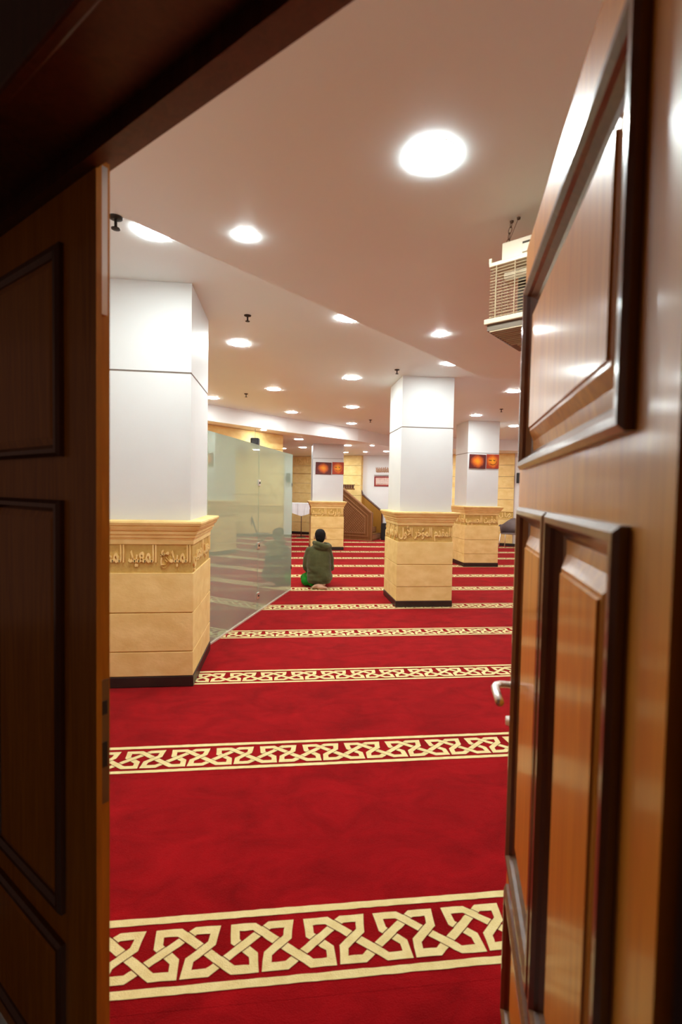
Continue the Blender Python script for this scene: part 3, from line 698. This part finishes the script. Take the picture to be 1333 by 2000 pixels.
# ------------------------------------------------------------------ sprinklers
def sprinkler(x, y, z, label):
    if 'a' not in SP:
        o = empty('sprinkler', (x, y, z), 0, label, 'sprinkler', 'ceiling sprinklers')
        p = [MB().lathe([(0, 0), (.032, 0), (.030, -.006), (.014, -.012), (0, -.012)], 16).obj('escutcheon', M['iron'], o),
             MB().tube([(0, 0, -.01), (0, 0, -.05)], .007, 8).obj('stem', M['iron'], o),
             MB().lathe([(0, -.05), (.020, -.05), (.020, -.054), (0, -.056)], 12).obj('deflector', M['iron'], o)]
        SP['a'] = o
    else:
        o = copy_tree(SP['a'], (x, y, z)); o['label'] = label
SP = {}
for x, y, z, lb in ((-.34, 4.461, ZUP, 'dark ceiling sprinkler right of the nearest column, largest of them'), (1.375, 6.073, ZUP, 'dark ceiling sprinkler at the top left corner of the middle column'),
                    (-.621, 8.015, ZUP, 'dark ceiling sprinkler over the glass screen'), (1.784, 10.293, ZUP, 'small dark ceiling sprinkler left of the middle column near the white ceiling edge'),
                    (3.829, 8.461, ZUP, 'dark ceiling sprinkler above the right hand picture column')): sprinkler(x, y, z, lb)
so = empty('sprinkler', (-.80, 2.40, ZLO-.0), 0, 'sprinkler head peeking past the left door leaf edge', 'sprinkler', 'ceiling sprinklers')
so.location = (-.79, 2.432, ZLO)
for ch in SP['a'].children: k = ch.copy(); COL.objects.link(k); k.parent = so

# ------------------------------------------------------------------ hanging air unit
ac0 = Vector((.915, 2.20, 0)); acu = Vector((math.cos(math.radians(-46)), math.sin(math.radians(-46)), 0))
ac = empty('air_unit', (ac0.x, ac0.y, 2.291), math.atan2(acu.y, acu.x), 'old ivory air unit with wire guard hanging from the ceiling by a chain', 'air conditioner')
LEN, DP = .85, .26      # local x along, y away from the camera
B(.045, LEN, .03, DP, .268, .355).obj('top_box', M['ivory'], ac, bevel=.006)
B(.14, LEN-.1, .024, .034, .285, .325).obj('control_slot', M['ivory'], ac, bevel=.002)
B(.142, LEN-.1, .022, .032, .322, .330).obj('slot_gap', M['inside'], ac)
B(.0, LEN, .0, DP, .247, .266).obj('top_rail', M['ivory'], ac, bevel=.004)
B(-.012, LEN, -.012, DP, -.012, .012).obj('bottom_rail', M['ivory'], ac, bevel=.004)
B(.10, LEN, .10, DP-.01, .012, .247).obj('casing', M['inside'], ac)
MB().tube([(.06, .045, .205), (LEN-.03, .045, .205)], .017, 12).obj('roller', M['ivory'], ac, True)
B(.0, .012, .0, .014, .26, .285).obj('corner_pin', M['ivory'], ac)
nw = 17
wire = MB()
for k in range(nw):
    z = .022+k*(.215/(nw-1))
    w_ = MB(); w_.tube([(.012, DP-.01, z), (.006, .006, z), (LEN-.01, .006, z)], .0018, 5); w_.obj('guard_wire', M['beige'], ac)
for k in range(9):
    x = .035+k*.085; MB().tube([(x, .003, .012), (x, .003, .247)], .0022, 5).obj('guard_wire', M['beige'], ac)
for k in range(3):
    y = .06+k*.08; MB().tube([(.009, y, .012), (.009, y, .247)], .0022, 5).obj('guard_wire', M['beige'], ac)
mb = MB(); mb.loft([[(.0, .0, -.013), (LEN-.02, .0, -.013), (LEN-.02, DP-.02, -.013), (.0, DP-.02, -.013)], [(.0, .0, -.040), (LEN-.02, .0, -.040), (LEN-.02, DP-.02, -.040), (.0, DP-.02, -.040)], [(.075, .085, -.095), (LEN-.1, .085, -.095), (LEN-.1, DP-.05, -.095), (.075, DP-.05, -.095)]])
mb.obj('drip_tray', M['beige_dark'], ac)
for k in range(10):
    t = k/9; y0 = .005+t*.078; z = -.043-t*.050; B(.012+t*.07, LEN-.02-t*.08, y0-.006, y0+.002, z-.004, z+.001).obj('tray_slat', M['beige'], ac)
for k in range(5):
    y = .085+k*.03; B(.11, LEN-.11, y, y+.012, -.101, -.095).obj('tray_slat', M['beige'], ac)
# chain of links and hooks
lk = None; top = Vector((.080, .05, .45)); bot = Vector((.06, .06, .352)); n = 4
for k in range(n):
    c = bot.lerp(top, (k+.5)/n); h = (top-bot).length/n*.62
    ax = (top-bot).normalized(); sd_ = Vector((1, 0, 0)) if k % 2 == 0 else Vector((0, 1, 0))
    pts = [c+ax*h*math.cos(2*PI*i/12)+sd_*.0075*math.sin(2*PI*i/12) for i in range(13)]
    MB().tube(pts, .0016, 5).obj('chain_link', M['chain'], ac)
MB().tube([(.06, .06, .352), (.115, .04, .45)], .0013, 5).obj('tie_wire', M['chain'], ac)
for p_ in ((.080, .05), (.115, .04)): MB().lathe([(0, 0), (.009, 0), (.007, -.008), (0, -.01)], 10, (p_[0], p_[1], .45)).obj('ceiling_hook', M['chain'], ac)

# ------------------------------------------------------------------ doors
MOULD = [(-.016, 0), (-.016, .010), (-.008, .016), (.002, .016), (.010, .008), (.013, .0), (.024, -.012), (.030, -.016)]
FIELD = [(.030, -.016), (.052, -.012), (.074, .0), (.080, .0), (.082, .004), (.092, .004)]
def leaf(name, loc, rz, side, label, top):
    # local x from hinge (0) to free edge (W); +y*side is the face towards the doorway's outside
    o = struct(empty(name, loc, rz), label, 'door'); W = LEAF; T = .040 if side > 0 else .032; y0, y1 = (-T, 0)
    st1, st2 = (.118, .085) if side > 0 else (.118, .150)
    zs = [.10, .425, .53, 1.455, 1.585, 2.02, top]
    xa, xb = st1, W-st2; xm = W-.47 if side > 0 else W-.53
    def sb(x0, x1, z0, z1, nm): B(x0, x1, y0, y1, z0, z1).obj(nm, M['door'], o)
    sb(0, xa, .012, top, 'stile'); sb(xb, W, .012, top, 'stile')
    sb(xa, xb, .012, zs[0], 'rail'); sb(xa, xb, zs[1], zs[2], 'rail'); sb(xa, xb, zs[3], zs[4], 'rail'); sb(xa, xb, zs[5], top, 'rail')
    sb(xm-.022, xm+.022, zs[2], zs[3], 'mullion')
    for x0, x1, z0, z1 in ((xa, xb, zs[0], zs[1]), (xa, xm-.022, zs[2], zs[3]), (xm+.022, xb, zs[2], zs[3]), (xa, xb, zs[4], zs[5])):
        p = MB().rectloft(x0, x1, z0, z1, FIELD).obj('panel', M['door'], o)
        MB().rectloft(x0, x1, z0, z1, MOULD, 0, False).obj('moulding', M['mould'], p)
        MB().rectloft(x0, x1, z0, z1, [(.0, 0), (.03, .010), (.08, .010)], 0).obj('panel', M['door'], o).matrix_local = Matrix.Translation((0, y0, 0)) @ Matrix.Diagonal((1, -1, 1, 1))
    return o, W, T
# right leaf: stands open into the hall
hinge = Vector((.324, .375, 0)); free = Vector((.648, 1.30, 0)); rd = (free-hinge).normalized()
door1, W, T = leaf('door_1', hinge, math.atan2(rd.y, rd.x), 1, 'open right leaf of a varnished dark wood panelled double door', 2.172)
# lever handle and lock cylinder
rz_ = MB().lathe([(0, 0), (.026, 0), (.026, .006), (.022, .010), (0, .010)], 24).obj('rosette', M['steel'], door1, True)
rz_.matrix_local = Matrix.Translation((W-.052, 0, .985)) @ Matrix.Rotation(-PI/2, 4, 'X')
hp = [(W-.052, .006, .985), (W-.052, .035, .985), (W-.056, .050, .985), (W-.070, .060, .985), (W-.095, .062, .985), (W-.15, .060, .984), (W-.165, .058, .983)]
hp = [(W-.052, .006, .985), (W-.052, .028, .985), (W-.055, .040, .985), (W-.064, .050, .985), (W-.080, .055, .985), (W-.10, .055, .985), (W-.178, .052, .985)]
MB().tube(hp, [.009, .009, .0095, .010, .0105, .0105, .0105], 14).obj('lever_handle', M['steel'], door1, True)
rz_ = MB().lathe([(0, 0), (.026, 0), (.026, .008), (.014, .011), (.012, .022), (0, .022)], 24).obj('lock_cylinder', M['steel'], door1, True)
rz_.matrix_local = Matrix.Translation((W-.052, 0, .885)) @ Matrix.Rotation(-PI/2, 4, 'X')
for z in (.25, 1.1, 1.95): MB().tube([(.0, -T-.006, z-.05), (.0, -T-.006, z+.05)], .008, 10).obj('hinge', M['brass'], door1, True)
# left leaf: closed in the doorway
fl = Vector((-.391, 1.077, 0)); hl = fl-DU*LEAF
# face outside is -DN; local x along DU gives +y = DN, so flip the leaf by mirroring its y in the build frame
door2, W2, T2 = leaf('door_2', (0, 0, 0), 0, -1, 'closed left leaf of the dark wood panelled double door, in shadow', 2.172)
mm = Matrix(((DU.x, -DN.x, 0, hl.x), (DU.y, -DN.y, 0, hl.y), (0, 0, 1, 0), (0, 0, 0, 1)))   # mirrored frame baked into the meshes
for ch in list(door2.children)+[g for c in door2.children for g in c.children]:
    loc = ch.matrix_local.copy()
    ch.data = ch.data.copy(); ch.data.transform(loc); ch.matrix_local = Matrix()
for ch in list(door2.children)+[g for c in door2.children for g in c.children]:
    ch.data.transform(Matrix.Diagonal((1, -1, 1, 1))); ch.data.flip_normals()
door2.location = hl; door2.rotation_euler = (0, 0, math.atan2(DU.y, DU.x))
# stepped edge of the left leaf with bolt plate and lock plate
B(W2, W2+.006, .0, .012, .012, 2.172).obj('edge_lip', M['door'], door2)
B(W2, W2+.0025, .012, .026, 1.86, 2.16).obj('bolt_plate', M['steel'], door2)
lkp = B(W2, W2+.003, .009, .029, .82, 1.09).obj('lock_plate', M['brass'], door2)
for z0, z1 in ((1.015, 1.045), (.90, .955)): B(W2+.001, W2+.0036, .013, .025, z0, z1).obj('strike_hole', M['inside'], lkp)

# frame around the double door
fm = struct(empty('trim_1', D0, math.atan2(DU.y, DU.x)), 'dark wooden door frame around the double door', 'door frame')
B(OPL, OPR, -.030, -.0015, 2.148, 2.19).obj('stop_head', M['frame'], fm)
B(OPL, OPR, -.17, .05, 2.185, 2.30).obj('head', M['frame'], fm)
B(OPL-.12, OPR+.12, -.185, -.16, 2.17, 2.40).obj('architrave', M['frame'], fm, bevel=.006)
B(OPL, OPL+.07, -.17, .05, 0, 2.185).obj('jamb', M['frame'], fm); B(OPR-.085, OPR, -.17, .05, 0, 2.185).obj('jamb', M['frame'], fm)
B(OPL-.12, OPL+.015, -.185, -.16, 0, 2.17).obj('architrave', M['frame'], fm, bevel=.006); B(OPR-.03, OPR+.12, -.185, -.16, 0, 2.17).obj('architrave', M['frame'], fm, bevel=.006)

# ------------------------------------------------------------------ praying man
def union(chains, balls, vox, smooth=4, lofts=()):
    mb = MB()
    for pts, r in chains:
        # densified tapered capsule
        P = [Vector(p) for p in pts]; q = []; rr = []
        for i in range(len(P)-1):
            for k in range(6):
                t = k/6; q.append(P[i].lerp(P[i+1], t)); rr.append(r[i]+(r[i+1]-r[i])*t)
        q.append(P[-1]); rr.append(r[-1])
        mb.tube(q, rr, 12)
        for p, a in zip(P, r): mb.ellipsoid(p, (a, a, a), None, 12, 8)
    for c, r, *mx in balls: mb.ellipsoid(c, r, mx[0] if mx else None, 20, 14)
    for rings in lofts: mb.loft(rings)
    bmesh.ops.recalc_face_normals(mb.bm, faces=mb.bm.faces[:])
    me = bpy.data.meshes.new('tmp'); mb.bm.to_mesh(me); mb.bm.free()
    o = bpy.data.objects.new('tmp', me); COL.objects.link(o)
    r = o.modifiers.new('r', 'REMESH'); r.mode = 'VOXEL'; r.voxel_size = vox
    s = o.modifiers.new('s', 'SMOOTH'); s.iterations = smooth; s.factor = .5
    dg = bpy.context.evaluated_depsgraph_get(); dg.update()
    out = bpy.data.meshes.new_from_object(o.evaluated_get(dg)); bpy.data.objects.remove(o)
    for p in out.polygons: p.use_smooth = True
    return out
def ell(z, yc, rx, ry, xc=0, n=28, p=2.3):
    out = []
    for k in range(n):
        a = 2*PI*k/n; c, s = math.cos(a), math.sin(a)
        out.append((xc+rx*math.copysign(abs(c)**(2/p), c), yc+ry*math.copysign(abs(s)**(2/p), s), z))
    return out
MX, MY = .560, 7.76
man = empty('person', (MX, MY, 0), -.03, 'man in olive green hoodie and green trousers kneeling on the carpet, seen from behind', 'person')
HX, HY, HZ = .022, .085, .800      # head centre
def body_mesh():
    ch = [([(0, -.03, .17), (.0, .0, .36), (.0, .045, .52), (.01, .06, .60)], [.10, .095, .10, .075]),
          ([(.012, .06, .60), (HX, HY-.015, .72)], [.055, .055])]
    hands = []
    for s in (-1, 1):
        ch.append(([(s*.15, .05, .56), (s*.195, .05, .32), (s*.14, .29, .235)], [.05, .042, .028]))
        ch.append(([(s*.14, .29, .235), (s*.13, .335, .222), (s*.13, .37, .215)], [.024, .030, .028]))
        for k, (dx, ln) in enumerate(((-.026, .062), (-.009, .075), (.009, .070), (.025, .055))):
            x = s*.13+dx
            ch.append(([(x, .375, .215), (x*1.02, .375+ln*.5, .213), (x*1.03, .375+ln, .198)], [.0098, .0090, .0078]))
        ch.append(([(s*.13-s*.022, .345, .218), (s*.13-s*.045, .370, .210), (s*.13-s*.052, .395, .203)], [.012, .010, .008]))
    # folded legs
    ch.append(([(-.09, 0, .15), (-.20, .26, .10), (-.07, -.10, .055)], [.085, .058, .04]))
    ch.append(([(.08, 0, .15), (.10, .38, .085), (.07, -.10, .055)], [.085, .058, .04]))
    # feet under the seat, soles up and crossed
    ch.append(([(.075, -.155, .070), (.03, -.185, .060), (-.03, -.205, .046), (-.075, -.205, .036)], [.036, .034, .036, .026]))
    ch.append(([(-.03, -.13, .04), (.0, -.215, .030), (.06, -.235, .028), (.105, -.225, .024)], [.034, .030, .031, .022]))
    for k in range(5):
        ch.append(([(-.075-.004*k, -.222+.011*k, .034), (-.103-.004*(2-abs(k-2)), -.226+.012*k, .030)], [.0095, .0085]))
        ch.append(([(.105, -.240+.011*k, .022), (.130+.004*(2-abs(k-2)), -.244+.012*k, .018)], [.0095, .0085]))
    balls = [((HX, HY-.004, HZ+.012), (.080, .098, .094)), ((HX, HY+.028, HZ-.048), (.056, .062, .058)), ((HX, HY+.050, HZ-.083), (.030, .030, .020)),
             ((HX, HY+.097, HZ-.020), (.013, .018, .022)), ((HX, HY+.085, HZ+.028), (.045, .010, .010)),
             ((HX-.090, HY-.002, HZ-.025), (.013, .018, .034)), ((HX+.090, HY-.002, HZ-.025), (.013, .018, .034)),
             ((HX, HY+.086, HZ-.058), (.024, .008, .006)), ((HX, HY+.084, HZ-.069), (.020, .008, .006))]
    return union(ch, balls, .0065, 3)
bm_ = body_mesh(); bm_.materials.append(M['skin']); body = link(bpy.data.objects.new('body', bm_), man)
for s in (-1, 1): MB().ellipsoid((HX+s*.030, HY+.080, HZ+.008), (.0125, .0115, .010)).obj('eye', M['eye'], man, True); MB().ellipsoid((HX+s*.030, HY+.0895, HZ+.008), (.0055, .003, .0055)).obj('pupil', M['black'], man, True)
hm_ = union([], [((HX, HY-.014, HZ+.022), (.088, .098, .090)), ((HX, HY-.032, HZ-.025), (.078, .074, .074)), ((HX, HY-.034, HZ-.072), (.058, .048, .036)), ((HX, HY+.02, HZ+.062), (.074, .080, .052))], .007, 2)
hm_.materials.append(M['hair']); link(bpy.data.objects.new('hair', hm_), man)
# hoodie
tor = [ell(.075, -.040, .178, .165, .015), ell(.13, -.04, .195, .180, .02), ell(.20, -.035, .200, .180, .018), ell(.30, -.02, .192, .160, .005), ell(.40, .0, .190, .150), ell(.49, .022, .195, .140), ell(.56, .040, .180, .122), ell(.61, .052, .140, .100), ell(.65, .07, .095, .075), ell(.675, .078, .07, .06)]
arms = []
for s in (-1, 1): arms.append(([(s*.140, .045, .560), (s*.183, .040, .44), (s*.190, .050, .30), (s*.165, .20, .250), (s*.14, .285, .237)], [.074, .064, .062, .052, .042]))
hood = ([(-.075, .125, .690), (-.072, .045, .697), (-.030, -.025, .690), (.045, -.068, .664), (.120, -.055, .640), (.165, .005, .642), (.150, .080, .660), (.10, .13, .675)], [.028, .034, .040, .044, .046, .044, .036, .026])
hm_ = union(arms+[hood], [((.040, -.005, .622), (.130, .090, .055), Matrix.Rotation(.18, 4, 'Y'))], .009, 3, [tor])
def wrinkle(me):
    for v in me.vertices:
        p = v.co; n = v.normal
        f = math.sin((p.z*30+p.x*20+noise.noise(p*7)*3.0))*.5+noise.noise(Vector((p.x*8, p.y*8, p.z*20)))*.9
        wgt = max(0, min(1, (.48-p.z)/.25))*max(0, min(1, (.20-p.y)/.1))
        v.co = p+n*f*.012*wgt
wrinkle(hm_); hm_.materials.append(M['hoodie']); link(bpy.data.objects.new('hoodie', hm_), man)
# trousers
tm_ = union([([(-.08, -.02, .15), (-.15, .13, .125), (-.205, .255, .098), (-.15, .10, .070), (-.08, -.09, .058)], [.115, .100, .078, .066, .052]),
             ([(.07, -.02, .15), (.09, .18, .120), (.105, .38, .092), (.08, .14, .072), (.06, -.09, .058)], [.115, .098, .075, .066, .052])], [((0, -.05, .145), (.15, .125, .095)), ((-.19, .07, .085), (.085, .13, .078))], .010, 3)
wr = tm_.materials.append(M['green']); link(bpy.data.objects.new('trousers', tm_), man)
